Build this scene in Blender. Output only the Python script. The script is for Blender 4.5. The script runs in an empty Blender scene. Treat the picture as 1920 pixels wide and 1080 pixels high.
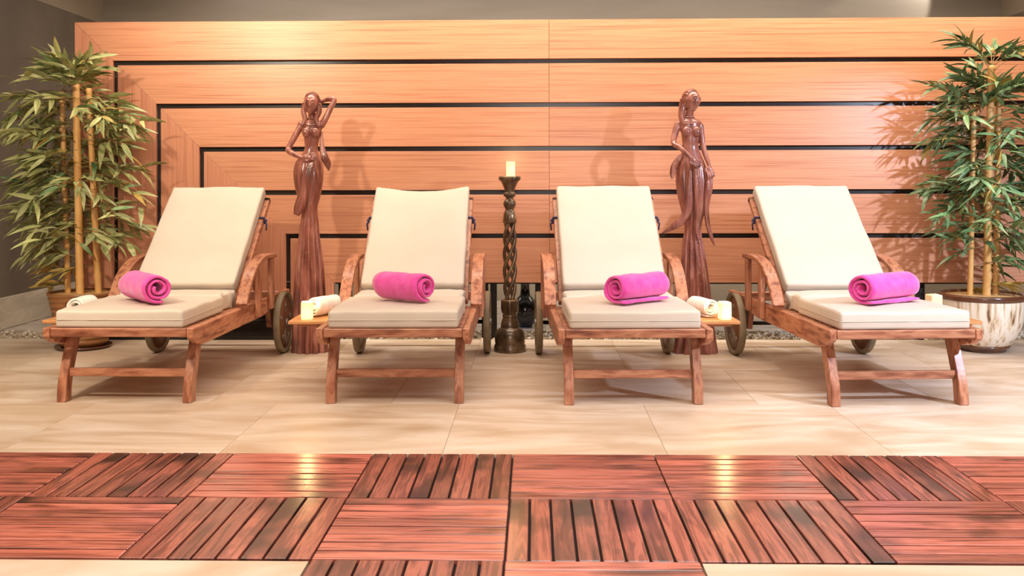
import bpy, bmesh, math, random
from mathutils import Vector, Matrix, Euler, noise
C = bpy.context.scene.collection
R = math.radians
PI = math.pi
random.seed(7)

# ------------------------------------------------------------------ camera
F_PX, CAM_H, YAW, ROLL, HORIZON = 1870.0, 0.97, 1.287, 0.0022, 340.0
cd = bpy.data.cameras.new('camera'); cam = bpy.data.objects.new('camera', cd); C.objects.link(cam)
cd.sensor_fit = 'HORIZONTAL'; cd.sensor_width = 36.0; cd.lens = 36.0 * F_PX / 1920.0
cd.shift_y = (HORIZON - 540.0) / 1920.0
cd.clip_start = 0.05; cd.clip_end = 60
psi = R(YAW)
Rt = Vector((math.cos(psi), math.sin(psi), 0)); Fw = Vector((-math.sin(psi), math.cos(psi), 0)); Up = Vector((0, 0, 1))
xc = Rt * math.cos(ROLL) - Up * math.sin(ROLL); yc = Up * math.cos(ROLL) + Rt * math.sin(ROLL); zc = -Fw
mw = Matrix((xc, yc, zc)).transposed().to_4x4(); mw.translation = Vector((0, 0, CAM_H))
cam.matrix_world = mw
bpy.context.scene.camera = cam

# ------------------------------------------------------------------ exposure, world, lights
S = bpy.context.scene
S.view_settings.view_transform = 'Standard'; S.view_settings.look = 'None'
S.view_settings.gamma = 1.0; S.view_settings.use_curve_mapping = False
S.view_settings.exposure = -0.12
W = bpy.data.worlds.new('world'); S.world = W; W.use_nodes = True
W.node_tree.nodes['Background'].inputs[0].default_value = (1.0, 0.9, 0.82, 1)
W.node_tree.nodes['Background'].inputs[1].default_value = 0.15

def area(name, loc, target, sx, sy, power, col, spread=180):
    l = bpy.data.lights.new(name, 'AREA'); l.shape = 'RECTANGLE'; l.size = sx; l.size_y = sy
    l.energy = power; l.color = col; l.spread = R(spread)
    o = bpy.data.objects.new(name, l); C.objects.link(o); o.location = loc
    o.rotation_euler = (Vector(target) - Vector(loc)).to_track_quat('-Z', 'Y').to_euler(); return o

def spot(name, loc, target, power, col, angle, blend=0.5, rad=0.05):
    l = bpy.data.lights.new(name, 'SPOT'); l.energy = power; l.color = col
    l.spot_size = R(angle); l.spot_blend = blend; l.shadow_soft_size = rad
    o = bpy.data.objects.new(name, l); C.objects.link(o); o.location = loc
    o.rotation_euler = (Vector(target) - Vector(loc)).to_track_quat('-Z', 'Y').to_euler(); return o

area('cove_light', (0.45, 5.50, 2.66), (0.45, 6.08, 1.50), 5.6, 0.20, 84, (1.0, 0.88, 0.72), 120)
area('fill_light_left', (-1.65, 2.9, 2.70), (-1.65, 3.0, 0.0), 3.1, 2.2, 66, (1.0, 0.86, 0.70), 125)  # unseen warm overhead fill, added to brighten the front floor on the left
area('fill_light_right', (1.65, 2.9, 2.70), (1.65, 3.0, 0.0), 3.1, 2.2, 76, (1.0, 0.965, 0.95), 125)  # its cooler partner, likewise an added fill, lifting the right half
area('front_light', (0.3, -1.2, 1.75), (0.3, 6.0, 0.5), 1.4, 0.8, 50, (1.0, 0.92, 0.88))
area('rear_light', (0.2, 7.2, 2.70), (0.2, 7.3, 0.0), 6.0, 0.8, 85, (1.0, 0.90, 0.80))
spot('right_spot', (3.6, 2.5, 2.0), (2.0, 5.0, 0.1), 640, (0.66, 0.77, 1.0), 60, 0.5, 0.05)
spot('left_spot', (-2.4, 2.4, 2.5), (-2.6, 5.6, 0.7), 270, (1.0, 0.86, 0.66), 70, 0.7, 0.08)
spot('beam_spot', (3.35, 7.72, 2.68), (2.90, 8.1, 2.33), 34, (1.0, 0.95, 0.88), 48, 0.3, 0.02)

# ------------------------------------------------------------------ helpers
def lin(h):
    h = h.lstrip('#'); v = []
    for i in (0, 2, 4):
        c = int(h[i:i+2], 16) / 255.0
        v.append(c / 12.92 if c <= 0.04045 else ((c + 0.055) / 1.055) ** 2.4)
    return (v[0], v[1], v[2], 1)

def mat(name, cols, rough=0.5, scale=5.0, stretch=(1, 1, 1), detail=4, distort=0.0, bump=0.0, bscale=None,
        metal=0.0, rand=0.0, offs=0.0, coat=0.0, spec=0.5, rough_var=0.0, patch=None, sheen=0.0, sss=0.0):
    m = bpy.data.materials.new(name); m.use_nodes = True
    nt = m.node_tree; N = nt.nodes; L = nt.links
    b = N['Principled BSDF']; b.inputs['Roughness'].default_value = rough; b.inputs['Metallic'].default_value = metal
    b.inputs['Specular IOR Level'].default_value = spec; b.inputs['Coat Weight'].default_value = coat
    b.inputs['Coat Roughness'].default_value = 0.2
    if sheen: b.inputs['Sheen Weight'].default_value = sheen
    if sss:
        b.inputs['Subsurface Weight'].default_value = sss; b.inputs['Subsurface Scale'].default_value = 0.02
    tc = N.new('ShaderNodeTexCoord'); mp = N.new('ShaderNodeMapping'); mp.inputs['Scale'].default_value = stretch
    oi = N.new('ShaderNodeObjectInfo')
    vec = tc.outputs['Object']
    if offs:
        mu = N.new('ShaderNodeVectorMath'); mu.operation = 'MULTIPLY_ADD'
        cx = N.new('ShaderNodeCombineXYZ')
        for i in range(3): L.new(oi.outputs['Random'], cx.inputs[i])
        L.new(cx.outputs[0], mu.inputs[0]); mu.inputs[1].default_value = (offs, offs * 1.7, offs * 0.6); L.new(vec, mu.inputs[2])
        vec = mu.outputs[0]
    L.new(vec, mp.inputs['Vector'])
    nz = N.new('ShaderNodeTexNoise'); nz.inputs['Scale'].default_value = scale; nz.inputs['Detail'].default_value = detail
    nz.inputs['Distortion'].default_value = distort
    L.new(mp.outputs[0], nz.inputs['Vector'])
    rp = N.new('ShaderNodeValToRGB'); L.new(nz.outputs['Fac'], rp.inputs[0])
    e = rp.color_ramp.elements
    n = len(cols)
    while len(e) < n: e.new(0.5)
    for i, c in enumerate(cols):
        e[i].position = 0.5 if n == 1 else 0.30 + 0.40 * i / (n - 1); e[i].color = lin(c)
    out = rp.outputs[0]
    if patch:
        n2 = N.new('ShaderNodeTexNoise'); n2.inputs['Scale'].default_value = patch[1]; n2.inputs['Detail'].default_value = 3
        L.new(vec, n2.inputs['Vector'])
        r2 = N.new('ShaderNodeValToRGB'); r2.color_ramp.elements[0].position = patch[2]; r2.color_ramp.elements[1].position = patch[3]
        L.new(n2.outputs['Fac'], r2.inputs[0])
        mx = N.new('ShaderNodeMix'); mx.data_type = 'RGBA'
        L.new(r2.outputs[0], mx.inputs[0]); L.new(out, mx.inputs[6]); mx.inputs[7].default_value = lin(patch[0])
        out = mx.outputs[2]
    if rand:
        hs = N.new('ShaderNodeHueSaturation')
        mr = N.new('ShaderNodeMapRange'); mr.inputs[3].default_value = 1 - rand; mr.inputs[4].default_value = 1 + rand
        L.new(oi.outputs['Random'], mr.inputs[0]); L.new(mr.outputs[0], hs.inputs['Value']); L.new(out, hs.inputs['Color'])
        out = hs.outputs[0]
    L.new(out, b.inputs['Base Color'])
    if rough_var:
        mr2 = N.new('ShaderNodeMapRange'); mr2.inputs[3].default_value = rough - rough_var; mr2.inputs[4].default_value = rough + rough_var
        L.new(nz.outputs['Fac'], mr2.inputs[0]); L.new(mr2.outputs[0], b.inputs['Roughness'])
    if bump:
        bp = N.new('ShaderNodeBump'); bp.inputs['Strength'].default_value = bump; bp.inputs['Distance'].default_value = 0.004
        src = nz
        if bscale:
            src = N.new('ShaderNodeTexNoise'); src.inputs['Scale'].default_value = bscale; src.inputs['Detail'].default_value = 5
            L.new(vec, src.inputs['Vector'])
        L.new(src.outputs['Fac'], bp.inputs['Height']); L.new(bp.outputs[0], b.inputs['Normal'])
    return m

def link(name, bm, m, parent=None, smooth=False):
    me = bpy.data.meshes.new(name); bm.normal_update(); bm.to_mesh(me); bm.free()
    if smooth:
        for p in me.polygons: p.use_smooth = True
    return link_mesh(name, me, m, parent)

def link_mesh(name, me, m=None, parent=None):
    o = bpy.data.objects.new(name, me); C.objects.link(o)
    if m is not None:
        if not me.materials: me.materials.append(m)
    if parent is not None: o.parent = parent
    return o

def tag(o, label=None, cat=None, group=None, kind=None):
    if label: o['label'] = label
    if cat: o['category'] = cat
    if group: o['group'] = group
    if kind: o['kind'] = kind
    return o

def empty(name, loc=(0, 0, 0), rz=0.0):
    o = bpy.data.objects.new(name, None); C.objects.link(o); o.location = loc; o.rotation_euler = (0, 0, rz)
    o.empty_display_size = 0.1; return o

def children(o): return [c for c in bpy.data.objects if c.parent == o]

def copy_tree(o, parent=None):
    c = o.copy(); C.objects.link(c)
    if parent is not None: c.parent = parent
    for ch in children(o): copy_tree(ch, c)
    return c

def box(bm, c, s, rot=None, bev=0.0, seg=1):
    t = bmesh.new(); bmesh.ops.create_cube(t, size=1.0)
    bmesh.ops.scale(t, vec=Vector(s), verts=t.verts)
    if bev: bmesh.ops.bevel(t, geom=list(t.edges), offset=bev, segments=seg, affect='EDGES', profile=0.5)
    M = Matrix.Translation(Vector(c)) @ (rot.to_4x4() if rot else Matrix.Identity(4))
    bmesh.ops.transform(t, matrix=M, verts=t.verts); merge(bm, t)

def merge(bm, t):
    vm = {}
    for v in t.verts: vm[v] = bm.verts.new(v.co)
    for f in t.faces:
        try:
            nf = bm.faces.new([vm[v] for v in f.verts]); nf.smooth = f.smooth; nf.material_index = f.material_index
        except ValueError: pass
    t.free()

def prism(bm, pts, t, axis='x', c=0.0, bev=0.0):
    """closed 2D outline extruded by t; axis 'x': pts are (y,z); 'y': pts are (x,z); 'z': pts are (x,y)"""
    b = bmesh.new()
    def P(p, h):
        return {'x': (c + h, p[0], p[1]), 'y': (p[0], c + h, p[1]), 'z': (p[0], p[1], c + h)}[axis]
    a = [b.verts.new(P(p, -t / 2)) for p in pts]; d = [b.verts.new(P(p, t / 2)) for p in pts]
    n = len(pts)
    b.faces.new(a); b.faces.new(list(reversed(d)))
    for i in range(n): b.faces.new([a[i], d[i], d[(i + 1) % n], a[(i + 1) % n]])
    bmesh.ops.recalc_face_normals(b, faces=b.faces)
    if bev:
        ed = [e for e in b.edges if e.is_manifold and e.calc_face_angle(0) > R(35)]
        bmesh.ops.bevel(b, geom=ed, offset=bev, segments=1, affect='EDGES', profile=0.5)
    merge(bm, b)

def lathe(bm, prof, n=32, c=(0, 0, 0), fn=None):
    rings = []
    for (r, z) in prof:
        if r < 1e-6: rings.append([bm.verts.new((c[0], c[1], c[2] + z))])
        else:
            ring = []
            for k in range(n):
                a = 2 * PI * k / n; rr = r * (fn(a, z) if fn else 1)
                ring.append(bm.verts.new((c[0] + rr * math.cos(a), c[1] + rr * math.sin(a), c[2] + z)))
            rings.append(ring)
    for A, B in zip(rings, rings[1:]):
        for k in range(n):
            k2 = (k + 1) % n
            if len(A) == 1 and len(B) == 1: continue
            if len(A) == 1: f = [A[0], B[k2], B[k]]
            elif len(B) == 1: f = [A[k], A[k2], B[0]]
            else: f = [A[k], A[k2], B[k2], B[k]]
            bm.faces.new(f).smooth = True

def tube(bm, pts, rads, n=10, flat=(1, 1), up=None, caps=True):
    """round or elliptic section swept along pts"""
    pts = [Vector(p) for p in pts]; rings = []
    ref = Vector(up) if up else Vector((0.013, 0.71, 0.7))
    for i, p in enumerate(pts):
        t = (pts[min(i + 1, len(pts) - 1)] - pts[max(i - 1, 0)]).normalized()
        s = t.cross(ref)
        if s.length < 1e-4: s = t.cross(Vector((1, 0, 0)))
        s.normalize(); u = s.cross(t).normalized()
        r = rads[i] if hasattr(rads, '__len__') else rads
        rings.append([bm.verts.new(p + s * (r * flat[0] * math.cos(2 * PI * k / n)) + u * (r * flat[1] * math.sin(2 * PI * k / n))) for k in range(n)])
    for A, B in zip(rings, rings[1:]):
        for k in range(n): bm.faces.new([A[k], A[(k + 1) % n], B[(k + 1) % n], B[k]]).smooth = True
    if caps:
        bm.faces.new(list(reversed(rings[0]))); bm.faces.new(rings[-1])

def spline(ctrl, n):
    """Catmull-Rom through control tuples of any width"""
    out = []; m = len(ctrl)
    for i in range(m - 1):
        p0, p1, p2, p3 = ctrl[max(i - 1, 0)], ctrl[i], ctrl[i + 1], ctrl[min(i + 2, m - 1)]
        for k in range(n):
            t = k / n
            out.append(tuple(0.5 * (2 * b + (c - a) * t + (2 * a - 5 * b + 4 * c - d) * t * t + (3 * b - a - 3 * c + d) * t ** 3)
                             for a, b, c, d in zip(p0, p1, p2, p3)))
    out.append(tuple(ctrl[-1])); return out

def ellipsoid(bm, c, r, rot=None, u=20, v=14, fn=None):
    t = bmesh.new(); bmesh.ops.create_uvsphere(t, u_segments=u, v_segments=v, radius=1.0)
    for q in t.verts:
        p = q.co.copy()
        if fn: p = fn(p)
        q.co = Vector((p.x * r[0], p.y * r[1], p.z * r[2]))
    M = Matrix.Translation(Vector(c)) @ (rot.to_4x4() if rot else Matrix.Identity(4))
    bmesh.ops.transform(t, matrix=M, verts=t.verts)
    for f in t.faces: f.smooth = True
    merge(bm, t)

# ------------------------------------------------------------------ materials
M_ = {}
M_['panel_h'] = mat('cherry_veneer_across', ['b07153', 'c48564', 'd09370', 'ba7b5b'], 0.32, 4.0, (0.35, 6, 26), 6, 0.5, 0.03, rand=0.06, offs=4.0)
M_['panel_v'] = mat('cherry_veneer_upright', ['ae6e52', 'c28163', 'ce8e6e', 'b8785a'], 0.32, 4.0, (26, 6, 0.35), 6, 0.5, 0.03, rand=0.06, offs=4.0)
M_['black'] = mat('black_lacquer', ['2e2926', '38322e'], 0.25, 4)
M_['granite'] = mat('black_granite', ['0d0c0c', '1d1a19'], 0.12, 40)
M_['lounger'] = mat('oiled_teak', ['74402c', 'a0654a', 'ba8060', '8a523a'], 0.36, 4.0, (9, 1.6, 9), 5, 0.3, 0.05, rand=0.13, offs=3.0)
M_['lounger_z'] = mat('oiled_teak_upright', ['74402c', 'a0654a', 'ba8060', '8a523a'], 0.36, 4.0, (9, 9, 1.6), 5, 0.3, 0.05, rand=0.13, offs=3.0)
M_['lounger_x'] = mat('oiled_teak_across', ['74402c', 'a0654a', 'ba8060', '8a523a'], 0.36, 4.0, (1.6, 9, 9), 5, 0.3, 0.05, rand=0.13, offs=3.0)
M_['tray'] = mat('tray_teak', ['b87848', 'd49a62'], 0.4, 4, (2, 14, 9), 6, 0.4, rand=0.05, offs=3.0)
M_['tyre'] = mat('weathered_wood_rim', ['6f5f48', '8d7c60'], 0.6, 14)
M_['disc'] = mat('wheel_wood', ['6a4228', '86583a'], 0.35, 5, (9, 1.5, 1.5), 5)
M_['metal'] = mat('dull_metal', ['8a8580', 'a8a29a'], 0.35, 20, metal=0.8)
M_['darkmetal'] = mat('dark_metal', ['24201f', '302b28'], 0.4, 20, metal=0.5)
M_['cushion'] = mat('cream_canvas', ['c4b6a5', 'cdc0b0'], 0.62, 3, bump=0.12, bscale=260, sheen=0.1)
M_['tie'] = mat('navy_tie', ['2c2c4e', '3a3a62'], 0.7, 30)
M_['pink'] = mat('pink_terry', ['de3498', 'f055b0'], 0.9, 22, bump=1.0, bscale=140, sheen=0.5)
M_['towel'] = mat('white_terry', ['e9e2d4', 'f6f0e6'], 0.9, 40, bump=0.7, bscale=160, sheen=0.3)
M_['statue'] = mat('carved_mahogany', ['5e2f24', '94584a', 'b87a68'], 0.27, 5, (4, 4, 1), 5, 0.5, 0.10, coat=0.6)
M_['bronze'] = mat('bronzed_wood', ['382a1d', '66513a', '98805c'], 0.28, 11, detail=6, metal=0.4, bump=0.2, coat=0.4)
M_['stone'] = mat('cream_limestone', ['b79c80', 'c9b39c', 'd6c6b5'], 0.42, 1.3, (1.0, 3.6, 1), 8, 1.6, rand=0.03, offs=9.0, rough_var=0.1, patch=('ad9070', 2.6, 0.56, 0.80))
M_['marble'] = mat('grey_marble', ['8f857c', 'b7aba0', 'cfc3b6'], 0.22, 2.0, (1, 3, 3), 7, 1.5, rand=0.03, offs=6.0)
M_['skirting'] = mat('travertine', ['a89b88', 'c0b09a', 'd0c3ae'], 0.45, 2.2, (1, 1.2, 7), 6, 0.8, rand=0.04, offs=6.0)
M_['wall'] = mat('taupe_plaster', ['5e5044', '6e5f50'], 0.55, 2.5, bump=0.05, bscale=60)
M_['bulk'] = mat('light_taupe_paint', ['8f7d68', '9b8974'], 0.5, 1.5)
M_['rear'] = mat('grey_taupe_panel', ['857868', '958878'], 0.38, 1.2, (0.6, 1, 4), 4, 0.5)
M_['ceil'] = mat('ceiling_paint', ['d8cec0', 'ded5c8'], 0.8, 2)
M_['grout'] = mat('grout', ['a89478', 'b8a488'], 0.8, 20)
M_['deck_a'] = mat('deck_hardwood_light', ['58291f', '944e40', 'b86a5a', '9c5444'], 0.24, 5, (0.6, 9, 4), 7, 0.9, 0.06, rand=0.26, offs=11.0, coat=0.35, patch=('3c1e18', 3.2, 0.54, 0.70))
M_['deck_b'] = mat('deck_hardwood_dark', ['3c1c16', '703a2f', '9c5747', '622f26'], 0.24, 5, (0.6, 9, 4), 7, 0.9, 0.06, rand=0.30, offs=11.0, coat=0.35, patch=('281612', 3.0, 0.52, 0.66))
M_['deckbase'] = mat('deck_tile_base', ['1c100c', '24150f'], 0.8, 10)
M_['gravel'] = mat('river_pebbles', ['8d7f6e', 'b9aa95', 'd8cbb8', '6f655a'], 0.5, 26, detail=1)
M_['cane'] = mat('bamboo_cane', ['c9924f', 'ddab66', 'e6b878'], 0.42, 5, (6, 6, 1), 5)
M_['twig'] = mat('twig', ['7a6238', '9a8048'], 0.6, 20)
M_['leaf_l'] = mat('bamboo_leaf', ['7c8650', 'a6aa70', 'c6c690'], 0.40, 9, (1, 5, 1), 3, rand=0.38, offs=5.0)
M_['leaf_r'] = mat('bamboo_leaf_deep', ['46704a', '76965f', 'aab88a'], 0.40, 9, (1, 5, 1), 3, rand=0.42, offs=5.0)
M_['leaf_y'] = mat('bamboo_leaf_dry', ['a08438', 'c4a458', '8f9046'], 0.5, 9, (1, 5, 1), 3, rand=0.2, offs=5.0)
M_['soil'] = mat('pale_wood_chips', ['b88c50', 'd8b074', 'c49a60'], 0.8, 40, bump=0.5)
M_['pot_l'] = mat('brown_banded_ceramic', ['6e4426', '96643a', 'a8764a'], 0.35, 5, (1, 1, 14), 5, 0.5, 0.1, coat=0.2)
M_['pot_r'] = mat('cream_streaked_glaze', ['6b4428', 'd2bb9a', 'e4d8c4', 'e8dece', 'dfcdae'], 0.25, 6, (6, 6, 0.35), 5, 0.4, coat=0.5)
M_['glaze'] = mat('brown_glaze', ['4a2a1a', '6a4028'], 0.2, 8, coat=0.5)
M_['vase'] = mat('black_glaze', ['0c0b0c', '171517'], 0.12, 8, coat=0.5)

def candle_mat(name, glow, zc):
    m = bpy.data.materials.new(name); m.use_nodes = True; nt = m.node_tree; N = nt.nodes; L = nt.links
    b = N['Principled BSDF']; b.inputs['Base Color'].default_value = lin('f2dcae'); b.inputs['Roughness'].default_value = 0.45
    b.inputs['Subsurface Weight'].default_value = 0.3; b.inputs['Subsurface Scale'].default_value = 0.02
    tc = N.new('ShaderNodeTexCoord')
    d = N.new('ShaderNodeVectorMath'); d.operation = 'DISTANCE'; d.inputs[1].default_value = (0, 0, zc)
    L.new(tc.outputs['Object'], d.inputs[0])
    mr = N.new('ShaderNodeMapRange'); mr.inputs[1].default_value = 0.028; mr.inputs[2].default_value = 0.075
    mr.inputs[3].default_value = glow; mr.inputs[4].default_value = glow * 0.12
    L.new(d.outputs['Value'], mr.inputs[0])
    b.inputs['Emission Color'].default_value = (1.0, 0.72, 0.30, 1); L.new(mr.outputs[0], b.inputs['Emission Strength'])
    return m
M_['wax'] = candle_mat('glowing_wax', 1.5, 0.03)
M_['wax_dim'] = candle_mat('faint_glow_wax', 0.25, 0.028)  # faint emission put into the wax of the unlit candle
fm = bpy.data.materials.new('flame'); fm.use_nodes = True
fb = fm.node_tree.nodes['Principled BSDF']; fb.inputs['Emission Color'].default_value = (1, 0.75, 0.35, 1); fb.inputs['Emission Strength'].default_value = 30
M_['flame'] = fm

# ------------------------------------------------------------------ room shell
XL, XR, YB, YF, ZC = -3.53, 3.75, 8.1, -2.6, 2.75
def struct(name, bm, m, parent=None):
    o = link(name, bm, m, parent)
    if parent is None: o['kind'] = 'structure'
    return o
def slab(name, c, s, m, parent=None, bev=0.0):
    bm = bmesh.new(); box(bm, c, s, bev=bev); return struct(name, bm, m, parent)

floor = slab('floor', ((XL + XR) / 2, (YB + YF) / 2, -0.056), (XR - XL + 0.4, YB - YF + 0.4, 0.08), M_['grout'])
slab('ceiling', ((XL + XR) / 2, (YB + YF) / 2, ZC + 0.05), (XR - XL + 0.4, YB - YF + 0.4, 0.1), M_['ceil'])
ZS = 2.265
wl = slab('wall_left', (XL - 0.06, (YB + YF) / 2, (ZS - 0.016) / 2), (0.12, YB - YF, ZS + 0.016), M_['wall'])
bl = slab('bulkhead', (XL - 0.06, (YB + YF) / 2, (ZS + ZC) / 2), (0.12, YB - YF, ZC - ZS), M_['bulk'], wl)
wr = slab('wall_right', (XR + 0.06, (YB + YF) / 2, (ZS - 0.016) / 2), (0.12, YB - YF, ZS + 0.016), M_['wall'])
slab('bulkhead', (XR + 0.06, (YB + YF) / 2, (ZS + ZC) / 2), (0.12, YB - YF, ZC - ZS), M_['bulk'], wr)
slab('wall_rear', ((XL + XR) / 2, YB + 0.06, ZC / 2 - 0.008), (XR - XL, 0.12, ZC + 0.016), M_['rear'])
slab('wall_front', ((XL + XR) / 2, YF - 0.06, ZC / 2 - 0.008), (XR - XL, 0.12, ZC + 0.016), M_['ceil'])
# travertine skirting stones along the side walls, two courses of blocks
for side, X, nm in ((1, XL, 'baseboard_left'), (-1, XR, 'baseboard_right')):
    b = empty(nm, (X, 0, 0)); b['kind'] = 'structure'
    y = 5.0
    k = 0
    while y < YB - 0.3:
        ln = 0.62 + 0.1 * ((k * 7) % 3)
        y2 = min(y + ln, YB - 0.02)
        bm = bmesh.new(); box(bm, (side * 0.016, (y + y2) / 2, 0.105), (0.028, y2 - y - 0.003, 0.206), bev=0.002)
        link('stone', bm, M_['skirting'], b); y = y2; k += 1

# ------------------------------------------------------------------ stone floor slabs
TW = 0.497; DX0 = -0.078; DY0 = 3.536
def stone(x0, x1, y0, y1, m=M_['stone'], z=0.0):
    bm = bmesh.new(); g = 0.0006
    box(bm, ((x0 + x1) / 2, (y0 + y1) / 2, z - 0.008), (x1 - x0 - 2 * g, y1 - y0 - 2 * g, 0.016), bev=0.0006)
    return link('stone_slab', bm, m, floor)
rows = [(DY0 + 0.004, 4.34), (4.34, 5.14), (5.14, 6.12)]
for r, (y0, y1) in enumerate(rows):
    x = XL - 0.3 * (r % 2); xs = []
    while x < XR:
        x2 = min(x + 0.8, XR); stone(max(x, XL), x2, y0, y1); x = x2
x = XL
while x < XR:
    stone(x, min(x + 0.9, XR), 6.47, 7.3, M_['marble']); stone(x, min(x + 0.9, XR), 7.3, YB, M_['marble']); x += 0.9
fx0, fx1 = DX0 - TW, DX0 + TW
for (a, b_) in ((XL, -2.6), (-2.6, -1.6), (-1.6, fx0 - 0.004), (fx1 + 0.004, 1.4), (1.4, 2.4), (2.4, XR)):
    stone(a, b_, 1.7, DY0 - 2 * TW - 0.004)
stone(fx0 - 0.004, fx1 + 0.004, 0.9, DY0 - 3 * TW - 0.004)

# ------------------------------------------------------------------ hardwood deck tiles set into the floor
bm = bmesh.new(); NS = 8; sw = TW / NS
box(bm, (0, 0, 0), (TW - 0.004, sw - 0.0065, 0.015), bev=0.0026, seg=2); bm.normal_update()
slat_mesh = bpy.data.meshes.new('slat'); bm.to_mesh(slat_mesh); bm.free(); slat_mesh.materials.append(M_['deck_a'])
slat_b = slat_mesh.copy(); slat_b.materials.clear(); slat_b.materials.append(M_['deck_b'])
bm = bmesh.new(); box(bm, (0, 0, -0.0135), (TW - 0.001, TW - 0.001, 0.004)); base_mesh = bpy.data.meshes.new('deck_tile'); bm.to_mesh(base_mesh); bm.free()
base_mesh.materials.append(M_['deckbase'])
layout = {0: {-4: 'a', -3: 'b', -2: 'a', -1: 'b', 0: 'a', 1: 'a', 2: 'b', 3: 'a', 4: 'b', -5: 'b'},
          1: {-5: 'a', -4: 'b', -3: 'a', -2: 'b', -1: 'a', 0: 'b', 1: 'b', 2: 'a', 3: 'b', 4: 'a'},
          2: {-1: 'b', 0: 'a'}}
# columns: index 0 starts at the central seam
for r, row in layout.items():
    for c, k in row.items():
        t = link_mesh('deck_tile', base_mesh, None, floor)
        t.location = (DX0 + (c + 0.5) * TW, DY0 - (r + 0.5) * TW, 0)
        for i in range(NS):
            s = link_mesh('slat', slat_mesh if k == 'a' else slat_b, None, t)
            o = (i - (NS - 1) / 2) * sw
            dz = random.uniform(-0.0006, 0.0006) - 0.004
            if k == 'a': s.location = (0, o, dz)
            else: s.location = (o, 0, dz); s.rotation_euler = (0, 0, PI / 2)

# ------------------------------------------------------------------ pebble strip under the panelling
bm = bmesh.new()
for i in range(1500):
    t = bmesh.new(); bmesh.ops.create_icosphere(t, subdivisions=1, radius=1.0)
    s = random.uniform(0.008, 0.020)
    M4 = Matrix.Translation((random.uniform(XL + 0.02, XR - 0.02), random.uniform(6.14, 6.455), random.uniform(-0.010, 0.006))) @ \
        Euler((random.random(), random.random(), random.random() * 6)).to_matrix().to_4x4() @ Matrix.Diagonal((s, s * random.uniform(0.6, 0.9), s * 0.55, 1))
    bmesh.ops.transform(t, matrix=M4, verts=t.verts)
    for f in t.faces: f.smooth = True
    merge(bm, t)
gr = link('pebble_strip', bm, M_['gravel'], floor); gr['kind'] = 'stuff'

# ------------------------------------------------------------------ panelled wall: nested mitred frames of veneered boards with black shadow gaps
PY = 6.08; PT = 0.028
PS = 6.08 / F_PX
def px_x(px, d): return (px - 1002.0) * d / F_PX
panel = empty('wall_back', (0, PY, 0)); panel['kind'] = 'structure'
xl0 = px_x(132, PY); zt0 = 0.97 + (340 - 37) * PS; pitch = 82 * PS; gap = 9 * PS
xseam = px_x(1030, PY); xr0 = XR - 0.02; zb = 0.352; zpl = 0.157
xin = xl0 + 6 * pitch
# backing board: an upside-down U so that the opening stays open
bm = bmesh.new()
box(bm, ((xl0 + xr0) / 2, PT + 0.016, (zt0 + zb) / 2), (xr0 - xl0 - 0.01, 0.02, zt0 - zb - 0.01))
box(bm, ((xl0 + xin) / 2, PT + 0.0162, (zb + zpl) / 2), (xin - xl0 - 0.01, 0.0196, zb - zpl))
link('backing_board', bm, M_['black'], panel)
for k in range(6):
    a, b_ = k * pitch, (k + 1) * pitch - (gap if k < 5 else 0)
    za, zb_ = zt0 - a, zt0 - b_
    if k == 5: zb_ = zb
    xa, xb = xl0 + a, xl0 + b_
    g = 0.0008
    for seg in (0, 1):
        bm = bmesh.new()
        if seg == 0: pts = [(xa + g, za), (xseam - g, za), (xseam - g, zb_), (xb + g, zb_)]
        else: pts = [(xseam + g, za), (xr0, za), (xr0, zb_), (xseam + g, zb_)]
        prism(bm, pts, PT, 'y', PT / 2 - 0.0, bev=0.0012); link('board', bm, M_['panel_h'], panel)
    bm = bmesh.new()
    prism(bm, [(xa, za - g), (xb, zb_ - g), (xb, zpl), (xa, zpl)], PT, 'y', PT / 2, bev=0.0012); link('board', bm, M_['panel_v'], panel)
bm = bmesh.new(); box(bm, ((xl0 + xin) / 2, PT, zpl / 2), (xin - xl0, 0.05, zpl - 0.001), bev=0.002); link('plinth', bm, M_['granite'], panel)
# black steel posts that carry the panelling over the opening
for px in (909, 925, 1009, 1718, 640):
    bm = bmesh.new(); box(bm, (px_x(px, 6.2), 0.12, 0.255), (0.04, 0.05, 0.53), bev=0.003); link('post', bm, M_['darkmetal'], panel)
bm = bmesh.new(); box(bm, ((xin + xr0) / 2, 0.075, zb + 0.012), (xr0 - xin, 0.05, 0.05), bev=0.002); link('rail', bm, M_['darkmetal'], panel)

# ------------------------------------------------------------------ sun loungers
def strip(bm, path, w, t, x, bev=0.004):
    """plank with section w (along x) by t, following path of (y,z)"""
    b = bmesh.new(); rings = []
    for i, (y, z) in enumerate(path):
        y0, z0 = path[max(i - 1, 0)]; y1, z1 = path[min(i + 1, len(path) - 1)]
        d = Vector((0, y1 - y0, z1 - z0)).normalized(); n = Vector((0, -d.z, d.y))
        c = Vector((x, y, z))
        rings.append([b.verts.new(c + Vector((sx * w / 2, 0, 0)) + n * (sn * t / 2)) for sx, sn in ((-1, -1), (1, -1), (1, 1), (-1, 1))])
    for A, B in zip(rings, rings[1:]):
        for k in range(4): b.faces.new([A[k], A[(k + 1) % 4], B[(k + 1) % 4], B[k]])
    b.faces.new(list(reversed(rings[0]))); b.faces.new(rings[-1])
    bmesh.ops.recalc_face_normals(b, faces=b.faces)
    ed = [e for e in b.edges if e.is_manifold and e.calc_face_angle(0) > R(40)]
    bmesh.ops.bevel(b, geom=ed, offset=bev, segments=2, affect='EDGES', profile=0.5)
    merge(bm, b)

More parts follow.
